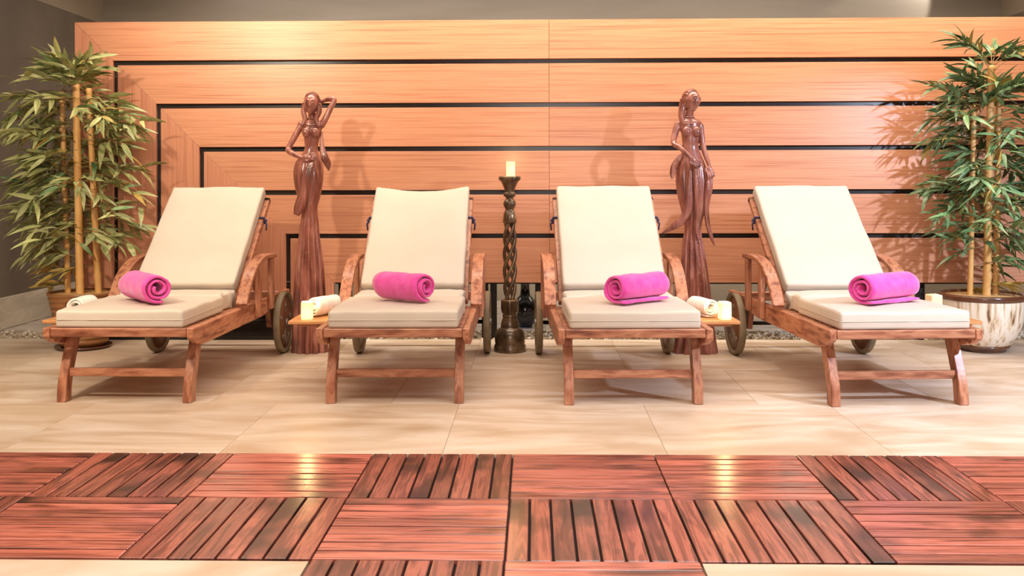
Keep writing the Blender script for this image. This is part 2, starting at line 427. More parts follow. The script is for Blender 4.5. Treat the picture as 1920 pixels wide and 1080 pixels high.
HB = Vector((0, 0.80, 0.355)); HT = Vector((0, 1.375, 0.868))      # back hinge and back top (local y,z)
BD = (HT - HB).normalized(); BN = Vector((0, -BD.z, BD.y)); BL = (HT - HB).length
BROT = Matrix(((1, 0, 0), (0, BD.y, BN.y), (0, BD.z, BN.z)))      # local x, along the back, out of the back

def make_lounger():
    r = empty('sun_lounger')
    for s in (-1, 1):
        bm = bmesh.new()
        out = [(0.0, 0.337), (0.0, 0.296), (0.012, 0.284), (0.032, 0.284), (0.042, 0.272), (0.062, 0.262), (0.08, 0.268), (0.10, 0.256),
               (0.13, 0.248), (1.05, 0.248), (1.18, 0.262), (1.60, 0.268), (1.615, 0.28), (1.615, 0.325), (1.60, 0.337)]
        prism(bm, out, 0.030, 'x', s * 0.317, bev=0.003); link('side_rail', bm, M_['lounger'], r)
        bm = bmesh.new()
        cen = spline([(0.185, 0.330), (0.170, 0.26), (0.135, 0.18), (0.100, 0.09), (0.088, 0.0)], 5)
        L_ = [(y - 0.030, z) for y, z in cen]; R_ = [(y + 0.030, z) for y, z in cen]
        prism(bm, L_ + R_[::-1], 0.040, 'x', s * 0.281, bev=0.003); link('leg', bm, M_['lounger_z'], r)
        # arm and its two posts
        bm = bmesh.new()
        path = spline([(0.685, 0.352), (0.735, 0.415), (0.82, 0.495), (0.94, 0.548), (1.08, 0.566), (1.235, 0.562)], 5)
        strip(bm, path, 0.058, 0.024, s * 0.330); link('arm', bm, M_['lounger'], r)
        for y, zt, zl in ((1.165, 0.552, 0.275), (0.925, 0.532, 0.262)):
            bm = bmesh.new(); box(bm, (s * 0.345, y, (zt + zl) / 2), (0.026, 0.046, zt - zl), bev=0.004); link('arm_post', bm, M_['lounger_z'], r)
        # axle bracket
        bm = bmesh.new(); prism(bm, [(1.30, 0.262), (1.34, 0.145), (1.40, 0.145), (1.44, 0.262)], 0.03, 'x', s * 0.285, bev=0.003); link('axle_bracket', bm, M_['lounger'], r)
        # wheel
        w = bmesh.new()
        prof = [(0.150, -0.010), (0.158, -0.018), (0.170, -0.018), (0.174, -0.012), (0.174, 0.012), (0.170, 0.018), (0.158, 0.018), (0.150, 0.010), (0.150, -0.010)]
        lathe(w, prof, 40)
        bmesh.ops.transform(w, matrix=Matrix.Translation((s * 0.362, 1.37, 0.174)) @ Matrix.Rotation(s * PI / 2, 4, 'Y'), verts=w.verts)
        wo = link('wheel', w, M_['tyre'], r)
        d = bmesh.new(); lathe(d, [(0, -0.008), (0.151, -0.008), (0.151, 0.008), (0.06, 0.008), (0.05, 0.014), (0, 0.014)], 36)
        bmesh.ops.transform(d, matrix=Matrix.Translation((s * 0.362, 1.37, 0.174)) @ Matrix.Rotation(s * PI / 2, 4, 'Y'), verts=d.verts)
        link('disc', d, M_['disc'], wo)
        hb = bmesh.new()
        lathe(hb, [(0, 0.010), (0.02, 0.010), (0.02, 0.022), (0.012, 0.027), (0, 0.027)], 14)
        bmesh.ops.transform(hb, matrix=Matrix.Translation((s * 0.362, 1.37, 0.174)) @ Matrix.Rotation(s * PI / 2, 4, 'Y'), verts=hb.verts)
        link('hub_cap', hb, M_['metal'], wo)
        for k in range(5):
            a = 2 * PI * k / 5 + 0.3; q = bmesh.new()
            ellipsoid(q, (s * 0.371, 1.37 + 0.095 * math.cos(a), 0.174 + 0.095 * math.sin(a)), (0.006, 0.012, 0.012), u=10, v=8)
            link('bolt', q, M_['metal'], wo)
        # back frame side bars and prop
        bm = bmesh.new(); c = (HB + HT) / 2 + Vector((s * 0.268, 0, 0)); box(bm, c, (0.030, BL + 0.01, 0.034), BROT, bev=0.004); link('back_bar', bm, M_['lounger'], r)
        bm = bmesh.new(); strip(bm, [(1.06, 0.572), (1.33, 0.30)], 0.022, 0.026, s * 0.235, 0.003); link('prop', bm, M_['lounger'], r)
    bm = bmesh.new(); box(bm, (0, 0.016, 0.317), (0.60, 0.030, 0.038), bev=0.004); link('front_rail', bm, M_['lounger_x'], r)
    bm = bmesh.new(); box(bm, (0, 0.108, 0.126), (0.524, 0.022, 0.036), bev=0.003); link('stretcher', bm, M_['lounger_x'], r)
    bm = bmesh.new(); box(bm, (0, 1.56, 0.302), (0.60, 0.03, 0.05), bev=0.003); link('rear_rail', bm, M_['lounger_x'], r)
    bm = bmesh.new(); tube(bm, [(-0.345, 1.37, 0.174), (0.345, 1.37, 0.174)], 0.011, 12); link('axle', bm, M_['darkmetal'], r)
    bm = bmesh.new(); box(bm, (0, 0, 0), (0.602, 0.058, 0.016), bev=0.003); bm.normal_update()
    sm = bpy.data.meshes.new('seat_slat'); bm.to_mesh(sm); bm.free(); sm.materials.append(M_['lounger_x'])
    for k in range(11):
        o = link_mesh('seat_slat', sm, None, r); o.location = (0, 0.075 + k * 0.0715, 0.325)
    bm = bmesh.new(); box(bm, (0, 0, 0), (0.506, 0.055, 0.014), bev=0.003); bm.normal_update()
    sb = bpy.data.meshes.new('back_slat'); bm.to_mesh(sb); bm.free(); sb.materials.append(M_['lounger_x'])
    for k in range(9):
        p = HB + BD * (0.06 + k * 0.081); o = link_mesh('back_slat', sb, None, r); o.location = p + BN * 0.008
        o.rotation_euler = BROT.to_euler()
    bm = bmesh.new(); box(bm, HT - BD * 0.012, (0.566, 0.03, 0.034), BROT, bev=0.004); link('top_rail', bm, M_['lounger_x'], r)
    return r

def pad(w, l, t, seed, puff=0.006, wr=0.0025, sag=0.0, nx=14, ny=14):
    b = bmesh.new(); bmesh.ops.create_grid(b, x_segments=nx, y_segments=ny, size=0.5)
    top = [v for v in b.verts]
    ret = bmesh.ops.extrude_face_region(b, geom=list(b.faces))
    up = [g for g in ret['geom'] if isinstance(g, bmesh.types.BMVert)]
    for v in b.verts: v.co.z = -0.5
    for v in up: v.co.z = 0.5
    bmesh.ops.recalc_face_normals(b, faces=b.faces)
    for v in b.verts:
        u, q = v.co.x * 2, v.co.y * 2
        e = (1 - u ** 4) * (1 - q ** 4)
        n = noise.noise(Vector((v.co.x * 3 + seed * 5, v.co.y * 5, seed))) * wr * 2 + noise.noise(Vector((v.co.x * 9 + seed, v.co.y * 14, seed * 3))) * wr
        z = v.co.z * t + (puff * e if v.co.z > 0 else 0) + (n if v.co.z > 0 else 0)
        x = v.co.x * w; y = v.co.y * l
        if sag and q > 0.2:
            y -= sag * (1 - u * u) * ((q - 0.2) / 0.8) ** 2
            z -= 0.3 * sag * (1 - u * u) * ((q - 0.2) / 0.8) ** 2
        x += 0.003 * noise.noise(Vector((q * 4, seed, u))) ; y += 0.003 * noise.noise(Vector((u * 4, seed + 7, q)))
        v.co = Vector((x, y, z))
    sh = [e for e in b.edges if e.is_manifold and e.calc_face_angle(0) > R(60)]
    bmesh.ops.bevel(b, geom=sh, offset=min(0.014, t * 0.3), segments=4, affect='EDGES', profile=0.5)
    for f in b.faces: f.smooth = True
    return b

def make_cushion(seed, sag, label):
    r = empty('lounger_cushion'); tag(r, label, 'cushion', 'cream lounger cushions')
    b = pad(0.565, 0.545, 0.078, seed); bmesh.ops.translate(b, verts=b.verts, vec=(0, 0.282, 0.3745)); lp = link('leg_pad', b, M_['cushion'], r)
    bm = bmesh.new(); q = 0.2835; tube(bm, [(-q, 0.55, 0.372), (-q, 0.02, 0.372), (-q + 0.012, 0.0085, 0.372), (q - 0.012, 0.0085, 0.372), (q, 0.02, 0.372), (q, 0.55, 0.372)], 0.0018, 8, up=(0, 0, 1)); link('piping', bm, M_['cushion'], lp)
    b = pad(0.53, 0.245, 0.080, seed + 1, 0.008); bmesh.ops.translate(b, verts=b.verts, vec=(0, 0.682, 0.3755)); link('seat_pad', b, M_['cushion'], r)
    b = pad(0.525, 0.745, 0.066, seed + 2, 0.008, 0.004 if sag else 0.0025, sag)
    M4 = Matrix.Translation(HB + BD * 0.418 + BN * 0.054) @ BROT.to_4x4(); bmesh.ops.transform(b, matrix=M4, verts=b.verts)
    link('back_pad', b, M_['cushion'], r)
    for s in (-1, 1):
        p = HB + BD * 0.60 + Vector((s * 0.268, 0, 0)); bm = bmesh.new()
        q = [BROT @ Vector((a, 0, c)) for a, c in ((-0.019, -0.021), (0.019, -0.021), (0.019, 0.021), (-0.019, 0.021))]
        for i in range(4):
            tube(bm, [p + q[i], p + q[(i + 1) % 4]], 0.0055, 8)
        e = p + BROT @ Vector((s * 0.02, 0, 0.0))
        tube(bm, [e, e + Vector((s * 0.012, -0.01, -0.02)), e + Vector((s * 0.008, -0.005, -0.055))], [0.006, 0.005, 0.004], 8)
        ellipsoid(bm, e + Vector((s * 0.004, 0, 0)), (0.010, 0.009, 0.009), u=10, v=8)
        link('tie', bm, M_['tie'], r)
    return r

lab_l = ['wooden sun lounger on the far left beside the brown banded pot',
         'wooden sun lounger left of the twisted candlestick, with tray on its left side',
         'wooden sun lounger right of the twisted candlestick, with tray on its right side',
         'wooden sun lounger on the far right beside the cream streaked pot']
lab_c = ['cream cushion on the far left lounger, smooth, warmly lit',
         'cream cushion with a sagging wrinkled top edge, left of the candlestick',
         'cream cushion with slanting creases on the lounger right of the candlestick',
         'cream cushion on the far right lounger, whitest of the four']
spots = [(-1.808, 4.285, -0.8), (-0.612, 4.28, 0.8), (0.432, 4.27, 2.0), (1.575, 4.26, 4.0)]
proto = make_lounger(); loungers = [proto] + [copy_tree(proto) for _ in range(3)]
for i, (x, y, a) in enumerate(spots):
    o = loungers[i]
    o.location = (x, y, 0); o.rotation_euler = (0, 0, R(a))
    tag(o, lab_l[i], 'sun lounger', 'row of sun loungers')
    # pull-out side tray with two runners
    s = -1 if i < 2 else 1
    bm = bmesh.new(); box(bm, (s * 0.44, 0.545, 0.304), (0.215, 0.27, 0.016), bev=0.003); tr = link('side_tray', bm, M_['tray'], o)
    for yy in (0.45, 0.64):
        bm = bmesh.new(); box(bm, (s * 0.36, yy, 0.289), (0.30, 0.024, 0.013), bev=0.002); link('tray_runner', bm, M_['lounger_x'], tr)
    c = make_cushion(3 + 4.3 * i, 0.028 if i == 1 else 0.0, lab_c[i]); c.location = (x, y, 0); c.rotation_euler = (0, 0, R(a))
def on_lounger(i, lx, ly, z):
    x, y, a = spots[i]; ca, sa = math.cos(R(a)), math.sin(R(a))
    return (x + lx * ca - ly * sa, y + lx * sa + ly * ca, z)

# ------------------------------------------------------------------ rolled towels
def roll(name, m, rad, length, turns, seed, flap=0.05, flip=1):
    """spiral ribbon about local x; open spiral on the +x end (both ends show it)"""
    b = bmesh.new(); pit = rad * 0.31; r0 = rad - pit * turns; th = pit * 0.78
    npt = int(26 * turns); cen = []
    for i in range(npt + 1):
        a = 2 * PI * turns * i / npt; rr = r0 + pit * turns * i / npt
        ang = -PI / 2 - 2 * PI * turns + a
        wob = 1 + 0.10 * noise.noise(Vector((a * 0.8, seed, 0)))
        cen.append((rr * wob * math.cos(ang), rr * wob * math.sin(ang)))
    for k in range(1, 6): cen.append((cen[npt][0] + flap * k / 5, cen[npt][1] + 0.0006 * k))
    nl = 14; rows_ = []
    for j in range(nl + 1):
        x = (j / nl - 0.5) * length; ring = []
        endf = abs(j / nl - 0.5) * 2
        for side in (1, -1):
            seq = range(len(cen)) if side == 1 else range(len(cen) - 1, -1, -1)
            for i in seq:
                p = Vector((cen[i][0], cen[i][1])); q0 = Vector(cen[max(i - 1, 0)]); q1 = Vector(cen[min(i + 1, len(cen) - 1)])
                t = (q1 - q0).normalized(); n = Vector((t.y, -t.x))
                s = p + n * (side * th / 2 * (0.55 if endf > 0.99 else 1.0))
                f = 1 + 0.07 * noise.noise(Vector((x * 14, s.x * 18 + seed, s.y * 18)))
                ex = 0.012 * noise.noise(Vector((seed, i * 0.12, 3.0))) * (1 if endf > 0.99 else 0)
                ring.append(b.verts.new((x + ex * 1.3, flip * s.x * f, (s.y * f) * 0.93)))
        rows_.append(ring)
    n = len(rows_[0])
    for A, B in zip(rows_, rows_[1:]):
        for k in range(n): b.faces.new([A[k], A[(k + 1) % n], B[(k + 1) % n], B[k]])
    h = n // 2
    for ring, rev in ((rows_[0], 0), (rows_[-1], 1)):
        for i in range(h - 1):
            f = [ring[i], ring[i + 1], ring[n - 2 - i], ring[n - 1 - i]]
            b.faces.new(f if rev else list(reversed(f)))
    bmesh.ops.recalc_face_normals(b, faces=b.faces)
    for f in b.faces: f.smooth = True
    zmin = min(v.co.z for v in b.verts); bmesh.ops.translate(b, verts=b.verts, vec=(0, 0, -zmin))
    return link(name, b, m)

ZT = 0.4225
tw = [(0, 0.018, 0.255, -48, 0.067, 0.33, 'hot pink rolled towel on the far left lounger, its curled end facing right', 1),
      (1, 0.020, 0.285, -38, 0.066, 0.275, 'hot pink rolled towel with open curl at right, left of the candlestick', 1),
      (2, 0.050, 0.265, 40, 0.067, 0.31, 'hot pink rolled towel on the lounger just right of the candlestick', -1),
      (3, 0.020, 0.255, 30, 0.067, 0.335, 'hot pink rolled towel on the far right lounger, its curled end facing left', -1)]
for k, (i, lx, ly, ang, rd, ln, lab, fl) in enumerate(tw):
    o = roll('rolled_towel', M_['pink'], rd, ln, 2.35, 2.0 + k * 3.7, 0.05 if k > 1 else 0.02, -1 if k > 1 else 1)
    o.location = on_lounger(i, lx, ly, ZT); o.rotation_euler = (0, 0, R(ang) + R(spots[i][2]))
    tag(o, lab, 'towel', 'pink rolled towels')
wt = [(0, -0.44, 0.60, 90, 'white rolled towel on the tray of the far left lounger'),
      (1, -0.42, 0.63, 62, 'white rolled towel behind the lit candle left of the candlestick'),
      (2, 0.405, 0.60, 112, 'white rolled towel beside the lit candle on the tray right of the candlestick')]
for k, (i, lx, ly, ang, lab) in enumerate(wt):
    o = roll('rolled_towel', M_['towel'], 0.046, 0.17, 2.3, 21.0 + k * 3.1, 0.02)
    o.location = on_lounger(i, lx, ly, 0.3125); o.rotation_euler = (0, 0, R(ang)); tag(o, lab, 'towel', 'white rolled towels')

# ------------------------------------------------------------------ candles
def candle(loc, rad, h, lit, lab, square=True, rz=0.2):
    r = empty('candle', loc, rz); tag(r, lab, 'candle')
    bm = bmesh.new()
    if square:
        box(bm, (0, 0, h / 2), (2 * rad, 2 * rad, h), bev=0.007, seg=3)
        for v in bm.verts:
            if v.co.z > h * 0.97: v.co.z += 0.003 * noise.noise(v.co * 60)
    else: lathe(bm, [(0, 0), (rad * 0.95, 0), (rad, 0.004), (rad, h - 0.004), (rad * 0.94, h), (rad * 0.5, h - 0.003), (0, h - 0.004)], 28)
    link('wax', bm, M_['wax'] if lit else M_['wax_dim'], r)
    bm = bmesh.new(); tube(bm, [(0, 0, h - 0.004), (0.001, 0, h + 0.008)], 0.0012, 6); link('wick', bm, M_['darkmetal'], r)
    if lit:
        l = bpy.data.lights.new('candle_glow', 'POINT'); l.energy = 1.6; l.color = (1, 0.68, 0.3); l.shadow_soft_size = 0.02
        lo = bpy.data.objects.new('candle_glow', l); C.objects.link(lo); lo.parent = r; lo.location = (0, 0, h + 0.03)
    return r
candle(on_lounger(1, -0.47, 0.475, 0.3125), 0.028, 0.085, True, 'lit ivory candle on the tray left of the candlestick')
candle(on_lounger(2, 0.485, 0.465, 0.3125), 0.026, 0.085, True, 'lit ivory candle on the tray right of the candlestick')
candle(on_lounger(3, 0.405, 0.60, 0.3125), 0.030, 0.105, False, 'unlit pale candle behind the far right cushion beside the cream pot')

# ------------------------------------------------------------------ twisted candlestick
cs = empty('candlestick', (px_x(955, 5.64), 5.70, 0)); tag(cs, 'tall bronze candlestick with an openwork twisted stem between the two middle loungers', 'candlestick')
bm = bmesh.new()
lathe(bm, [(0, 0), (0.090, 0), (0.092, 0.012), (0.090, 0.035), (0.084, 0.042), (0.086, 0.050), (0.087, 0.075), (0.084, 0.10), (0.074, 0.124), (0.060, 0.134), (0.052, 0.138),
           (0.052, 0.145), (0.050, 0.165), (0.042, 0.19), (0.040, 0.196), (0.044, 0.204), (0.040, 0.212), (0.036, 0.216)], 40)
link('base', bm, M_['bronze'], cs)
bm = bmesh.new()
lathe(bm, [(0.036, 0.214), (0.044, 0.222), (0.049, 0.245), (0.049, 0.285), (0.046, 0.298), (0.038, 0.300), (0, 0.300)], 36, fn=lambda a, z: 1 + 0.05 * math.cos(8 * a)); link('lower_collar', bm, M_['bronze'], cs)
for k in range(4):
    bm = bmesh.new(); pts = []; rr = []
    for i in range(41):
        t = i / 40; a = 2 * PI * k / 4 + t * 2 * PI * 1.15 + 0.5
        q = 0.031 * (1 - 0.30 * abs(2 * t - 1) ** 3)
        pts.append((q * math.cos(a), q * math.sin(a), 0.294 + t * 0.455)); rr.append(0.0108)
    tube(bm, pts, rr, 10, up=(0.02, 0.03, 1)); link('stem_strand', bm, M_['bronze'], cs)
bm = bmesh.new()
lathe(bm, [(0, 0.742), (0.036, 0.742), (0.040, 0.752), (0.036, 0.79), (0.030, 0.812), (0.024, 0.818), (0.026, 0.826), (0.034, 0.842), (0.037, 0.856), (0.034, 0.868), (0.024, 0.880),
           (0.020, 0.886), (0.026, 0.894), (0.036, 0.902), (0.036, 0.914), (0.028, 0.920), (0.026, 0.926), (0.032, 0.944), (0.042, 0.968), (0.050, 0.984), (0.060, 0.992), (0.064, 1.000), (0.063, 1.012), (0.056, 1.014), (0.046, 1.008), (0, 1.008)], 36)
link('cup', bm, M_['bronze'], cs)
cs.scale = (1, 1, 0.985)
candle((px_x(957, 5.64), 5.70, 0.9935), 0.0255, 0.088, True, 'lit ivory candle in the cup of the tall twisted candlestick', square=False)
bm = bmesh.new()
v = empty('vase', (px_x(984, 6.62), 6.66, 0)); tag(v, 'black glazed round vase on the floor behind the twisted candlestick', 'vase')
lathe(bm, [(0, 0), (0.045, 0), (0.052, 0.01), (0.078, 0.05), (0.088, 0.10), (0.080, 0.15), (0.055, 0.19), (0.034, 0.21), (0.030, 0.25)], 32); link('body', bm, M_['vase'], v)
bm = bmesh.new(); lathe(bm, [(0.030, 0.249), (0.030, 0.30), (0.038, 0.318), (0.032, 0.318), (0.024, 0.30), (0.024, 0.26)], 28); link('neck', bm, M_['vase'], v)

# ------------------------------------------------------------------ carved statues
SP = 1 / 334.0
def skirt_ring(bm, z, cx, cy, rx, ry, folds, amp, ph, n=144):
    ring = []
    for k in range(n):
        a = 2 * PI * k / n
        f = 1 + amp * 2.2 * (abs(math.cos(folds * a / 2 + ph)) ** 0.8 - 0.75)
        ring.append(bm.verts.new((cx + rx * f * math.cos(a), cy + ry * f * math.sin(a), z)))
    return ring
def loft(bm, rings):
    for A, B in zip(rings, rings[1:]):
        n = len(A)
        for k in range(n): bm.faces.new([A[k], A[(k + 1) % n], B[(k + 1) % n], B[k]])
    bm.faces.new(list(reversed(rings[0]))); bm.faces.new(rings[-1])

def statue(base_px, foot_py, sil, arms, head, cloths, hair, label, name='statue'):
    r = empty(name, (px_x(base_px, 5.60), 5.66, 0)); tag(r, label, 'statue', 'carved statues')
    X = lambda px: (px - base_px) * SP
    Z = lambda py: (foot_py - py) * SP
    body = bmesh.new()
    # silhouette rows: (py, left px, right px, depth factor, fold count amp)
    rows_ = spline([(py, l, rr, dp, am) for (py, l, rr, dp, am) in sil], 5)
    rings = []
    for (py, l, rr, dp, am) in rows_:
        w = (rr - l) / 2 * SP; rings.append(skirt_ring(body, Z(py), X((l + rr) / 2), 0, w, w * dp, 12, max(am, 0), 0.4 + py * 0.004))
    loft(body, rings)
    for (pts, rads) in arms:
        P = spline([(X(a), y, Z(b)) for (a, b, y) in pts], 6); RR = [q[0] for q in spline([(q,) for q in rads], 6)]
        tube(body, P, RR, 12)
    hx, hy, hz, turn, tilt = X(head[0]), head[2], Z(head[1]), head[3], head[4]
    HR = Euler((0, R(tilt), R(turn))).to_matrix()
    H = lambda p: Vector((hx, hy, hz)) + HR @ Vector(p)
    def jaw(p):
        k = 1 - 0.38 * max(0, -p.z - 0.1); return Vector((p.x * k, p.y * (1 - 0.15 * max(0, -p.z)), p.z))
    ellipsoid(body, H((0, 0, 0)), (0.043, 0.050, 0.064), HR, 28, 20, jaw)                       # skull and jaw
    tube(body, [H((0, -0.047, 0.016)), H((0, -0.051, 0.002)), H((0, -0.055, -0.011)), H((0, -0.047, -0.016))], [0.0045, 0.005, 0.0065, 0.0045], 8)   # nose
    for s in (-1, 1):
        ellipsoid(body, H((s * 0.017, -0.043, 0.010)), (0.0085, 0.006, 0.0045), HR, 10, 8)      # eyes
        tube(body, [H((s * 0.006, -0.048, 0.019)), H((s * 0.017, -0.047, 0.024)), H((s * 0.028, -0.038, 0.020))], 0.0035, 6)     # brows
        ellipsoid(body, H((s * 0.042, 0.002, 0.0)), (0.006, 0.011, 0.017), HR, 10, 8)           # ears
    ellipsoid(body, H((0, -0.0395, -0.028)), (0.011, 0.005, 0.0034), HR, 10, 8)                   # lips
    ellipsoid(body, H((0, -0.0360, -0.0355)), (0.009, 0.005, 0.0034), HR, 10, 8)
    ellipsoid(body, H((0, -0.0250, -0.050)), (0.011, 0.008, 0.008), HR, 10, 8)                    # chin
    nb = Vector((hx, hy, hz)) ; tube(body, [H((0, 0.006, -0.035)), Vector((X(head[5]), 0.0, Z(head[6])))], [0.021, 0.024], 14)   # neck
    for (c, rad) in head[7]: ellipsoid(body, (X(c[0]), c[2], Z(c[1])), rad)                      # chest
    # hands
    for (wp, dr, sd) in head[8]:
        w0 = Vector((X(wp[0]), wp[2], Z(wp[1]))); d = Vector(dr).normalized(); s = Vector(sd).normalized(); n = d.cross(s).normalized()
        Rm = Matrix((d, s, n)).transposed()
        ellipsoid(body, w0 + d * 0.020, (0.024, 0.016, 0.009), Rm, 14, 10)
        for k, ln in enumerate((0.042, 0.050, 0.048, 0.038)):
            p0 = w0 + d * 0.034 + s * (0.0118 * (k - 1.5)); p1 = p0 + d * ln * 0.6 + n * 0.003; p2 = p0 + d * ln - n * 0.004
            tube(body, [p0, p1, p2], [0.0058, 0.0054, 0.0044], 8)
        p0 = w0 + d * 0.012 - s * 0.013; tube(body, [p0, p0 - s * 0.010 + d * 0.014, p0 - s * 0.012 + d * 0.028], [0.006, 0.0058, 0.0045], 8)
    bo = link('body', body, M_['statue'], r)
    md = bo.modifiers.new('remesh', 'REMESH'); md.mode = 'VOXEL'; md.voxel_size = 0.0029; md.use_smooth_shade = True
    sm = bo.modifiers.new('smooth', 'SMOOTH'); sm.factor = 0.5; sm.iterations = 5
    # hair: cap, rows of combed locks
    h = bmesh.new()
    ellipsoid(h, H((0, 0.015, 0.010)), (0.047, 0.050, 0.062), HR, 28, 20)
    for k in range(13):
        f = -0.92 + 1.84 * k / 12; q = math.sqrt(1 - f * f); pts = []
        for i in range(9):
            a = R(54 + 136 * i / 8)
            pts.append(H((0.047 * f, 0.013 - 0.052 * q * math.cos(a), 0.010 + 0.061 * q * math.sin(a))))
        tube(h, pts, 0.0046, 8, up=(1, 0.1, 0.1))
    for (pts, rads) in hair:
        P = spline([(X(a), y, Z(b)) for (a, b, y) in pts], 6); RR = [q[0] for q in spline([(q,) for q in rads], 6)]
        for off in (-0.006, 0.0, 0.006):
            tube(h, [(p[0] + off, p[1] - abs(off) * -0.5, p[2]) for p in P], [q * 0.72 for q in RR], 10)
    ho = link('hair', h, M_['statue'], r)
    md = ho.modifiers.new('remesh', 'REMESH'); md.mode = 'VOXEL'; md.voxel_size = 0.0034; md.use_smooth_shade = True
    # necklace rings
    nk = bmesh.new(); n0 = Vector((X(head[5]), -0.004, Z(head[6]) + 0.012))
    for k in range(4):
        pts = []; q = 0.027 + 0.006 * k
        for i in range(25):
            a = 2 * PI * i / 24; pts.append(n0 + Vector((q * math.cos(a), q * 0.95 * math.sin(a), -0.007 * k - 0.012 * k * max(0, -math.sin(a)) * 0.5)))
        tube(nk, pts, 0.0042, 8, caps=False, up=(0.01, 0.02, 1))
    link('necklace', nk, M_['statue'], r)
    for (pts, ws, th) in cloths:
        cl = bmesh.new()
        P = spline([(X(a), y, Z(b)) for (a, b, y) in pts], 6); RR = [q[0] for q in spline([(q,) for q in ws], 6)]
        tube(cl, P, RR, 14, flat=(1, th), up=(0.02, -1, 0.05))
        for j in (-0.45, 0.1, 0.55):
            tube(cl, [(p[0] + j * q, p[1] - q * th * 0.75, p[2]) for p, q in zip(P, RR)], [max(q * 0.22, 0.003) for q in RR], 8)
        o = link('scarf', cl, M_['statue'], r)
        md = o.modifiers.new('remesh', 'REMESH'); md.mode = 'VOXEL'; md.voxel_size = 0.0034; md.use_smooth_shade = True
    return r

sil1 = [(664, 540, 607, 0.80, 0.16), (640, 542, 605, 0.80, 0.17), (600, 544, 603, 0.82, 0.18), (550, 546, 601, 0.85, 0.19), (500, 549, 598, 0.9, 0.19), (450, 554, 592, 1.0, 0.17),
        (420, 557, 590, 1.1, 0.12), (405, 559, 589, 1.15, 0.06), (388, 557, 589, 1.15, 0.02), (368, 551, 594, 1.0, 0.03), (345, 546, 598, 0.9, 0.035), (322, 544, 600, 0.85, 0.035), (303, 548, 598, 0.8, 0.03),
        (290, 557, 593, 0.85, 0.0), (277, 565, 590, 1.0, 0.0), (262, 564, 592, 0.95, 0.0), (248, 562, 596, 0.85, 0.0), (236, 558, 598, 0.75, 0.0), (228, 557, 597, 0.7, 0.0), (222, 566, 591, 0.8, 0.0)]
arms1 = [([(559, 231, 0.0), (552, 245, -0.012), (543, 264, -0.03), (537, 279, -0.05), (549, 287, -0.085), (563, 293, -0.10), (570, 295, -0.105)], [0.021, 0.019, 0.017, 0.0165, 0.0155, 0.0125, 0.011]),
         ([(596, 233, 0.0), (603, 222, 0.006), (612, 203, 0.01), (621, 184, 0.012), (612, 182, 0.022), (602, 184, 0.03), (596, 187, 0.034)], [0.021, 0.0185, 0.017, 0.016, 0.0155, 0.012, 0.011])]
head1 = (579, 193, -0.012, 0, 2, 580, 224,
         [((571, 247, -0.042), (0.024, 0.021, 0.029)), ((588, 247, -0.042), (0.024, 0.021, 0.029)), ((559, 231, 0.0), (0.024, 0.024, 0.022)), ((596, 232, 0.0), (0.024, 0.024, 0.022))],
         [((569, 294, -0.108), (1, -0.1, 0.05), (0.05, 0.2, 1)), ((598, 186, 0.03), (-1, 0.2, -0.1), (0.0, 0.3, 1))])
cl1 = [([(586, 285, -0.07), (585, 300, -0.088), (577, 330, -0.098), (569, 362, -0.092), (560, 388, -0.078), (554, 402, -0.070)], [0.010, 0.020, 0.026, 0.028, 0.030, 0.018], 0.35),
       ([(598, 245, -0.01), (600, 272, -0.03), (605, 292, -0.04), (611, 306, -0.035), (613, 319, -0.03)], [0.008, 0.014, 0.022, 0.020, 0.005], 0.45)]
hair1 = [([(566, 190, -0.01), (564, 206, -0.022), (568, 222, -0.035), (563, 234, -0.045)], [0.014, 0.013, 0.012, 0.006]),
         ([(593, 192, -0.01), (594, 208, -0.022), (589, 222, -0.035), (595, 236, -0.045)], [0.014, 0.013, 0.012, 0.006])]
statue(574, 664, sil1, arms1, head1, cl1, hair1, 'carved mahogany statue of a woman, one arm raised behind her head, left')

sil2 = [(664, 1263, 1345, 0.68, 0.16), (640, 1267, 1341, 0.7, 0.17), (600, 1272, 1336, 0.75, 0.18), (550, 1277, 1332, 0.85, 0.19), (500, 1280, 1326, 0.95, 0.19), (460, 1282, 1319, 1.05, 0.17),
        (435, 1285, 1316, 1.15, 0.11), (418, 1284, 1318, 1.1, 0.06), (395, 1279, 1324, 1.0, 0.05), (365, 1272, 1329, 0.86, 0.05), (335, 1269, 1329, 0.80, 0.05), (312, 1271, 1325, 0.80, 0.04), (295, 1277, 1319, 0.82, 0.0),
        (278, 1282, 1312, 0.95, 0.0), (264, 1281, 1312, 0.95, 0.0), (250, 1279, 1314, 0.85, 0.0), (238, 1274, 1316, 0.75, 0.0), (229, 1272, 1316, 0.68, 0.0), (222, 1282, 1306, 0.8, 0.0)]
arms2 = [([(1273, 233, 0.0), (1268, 248, -0.014), (1263, 268, -0.04), (1272, 277, -0.075), (1284, 289, -0.10), (1290, 296, -0.108)], [0.021, 0.019, 0.0165, 0.0155, 0.0125, 0.011]),
         ([(1315, 234, 0.0), (1317, 255, -0.01), (1320, 278, -0.02), (1325, 298, -0.04), (1329, 312, -0.055)], [0.021, 0.0185, 0.0165, 0.014, 0.011])]
head2 = (1299, 190, -0.012, 38, 8, 1294, 224,
         [((1287, 248, -0.042), (0.024, 0.021, 0.030)), ((1306, 248, -0.042), (0.024, 0.021, 0.030)), ((1274, 233, 0.0), (0.021, 0.022, 0.022)), ((1313, 234, 0.0), (0.021, 0.022, 0.022))],
         [((1289, 295, -0.11), (0.75, -0.1, -0.7), (0.7, 0.1, 0.75)), ((1328, 310, -0.055), (0.15, -0.2, -1), (1, 0.1, 0.1))])
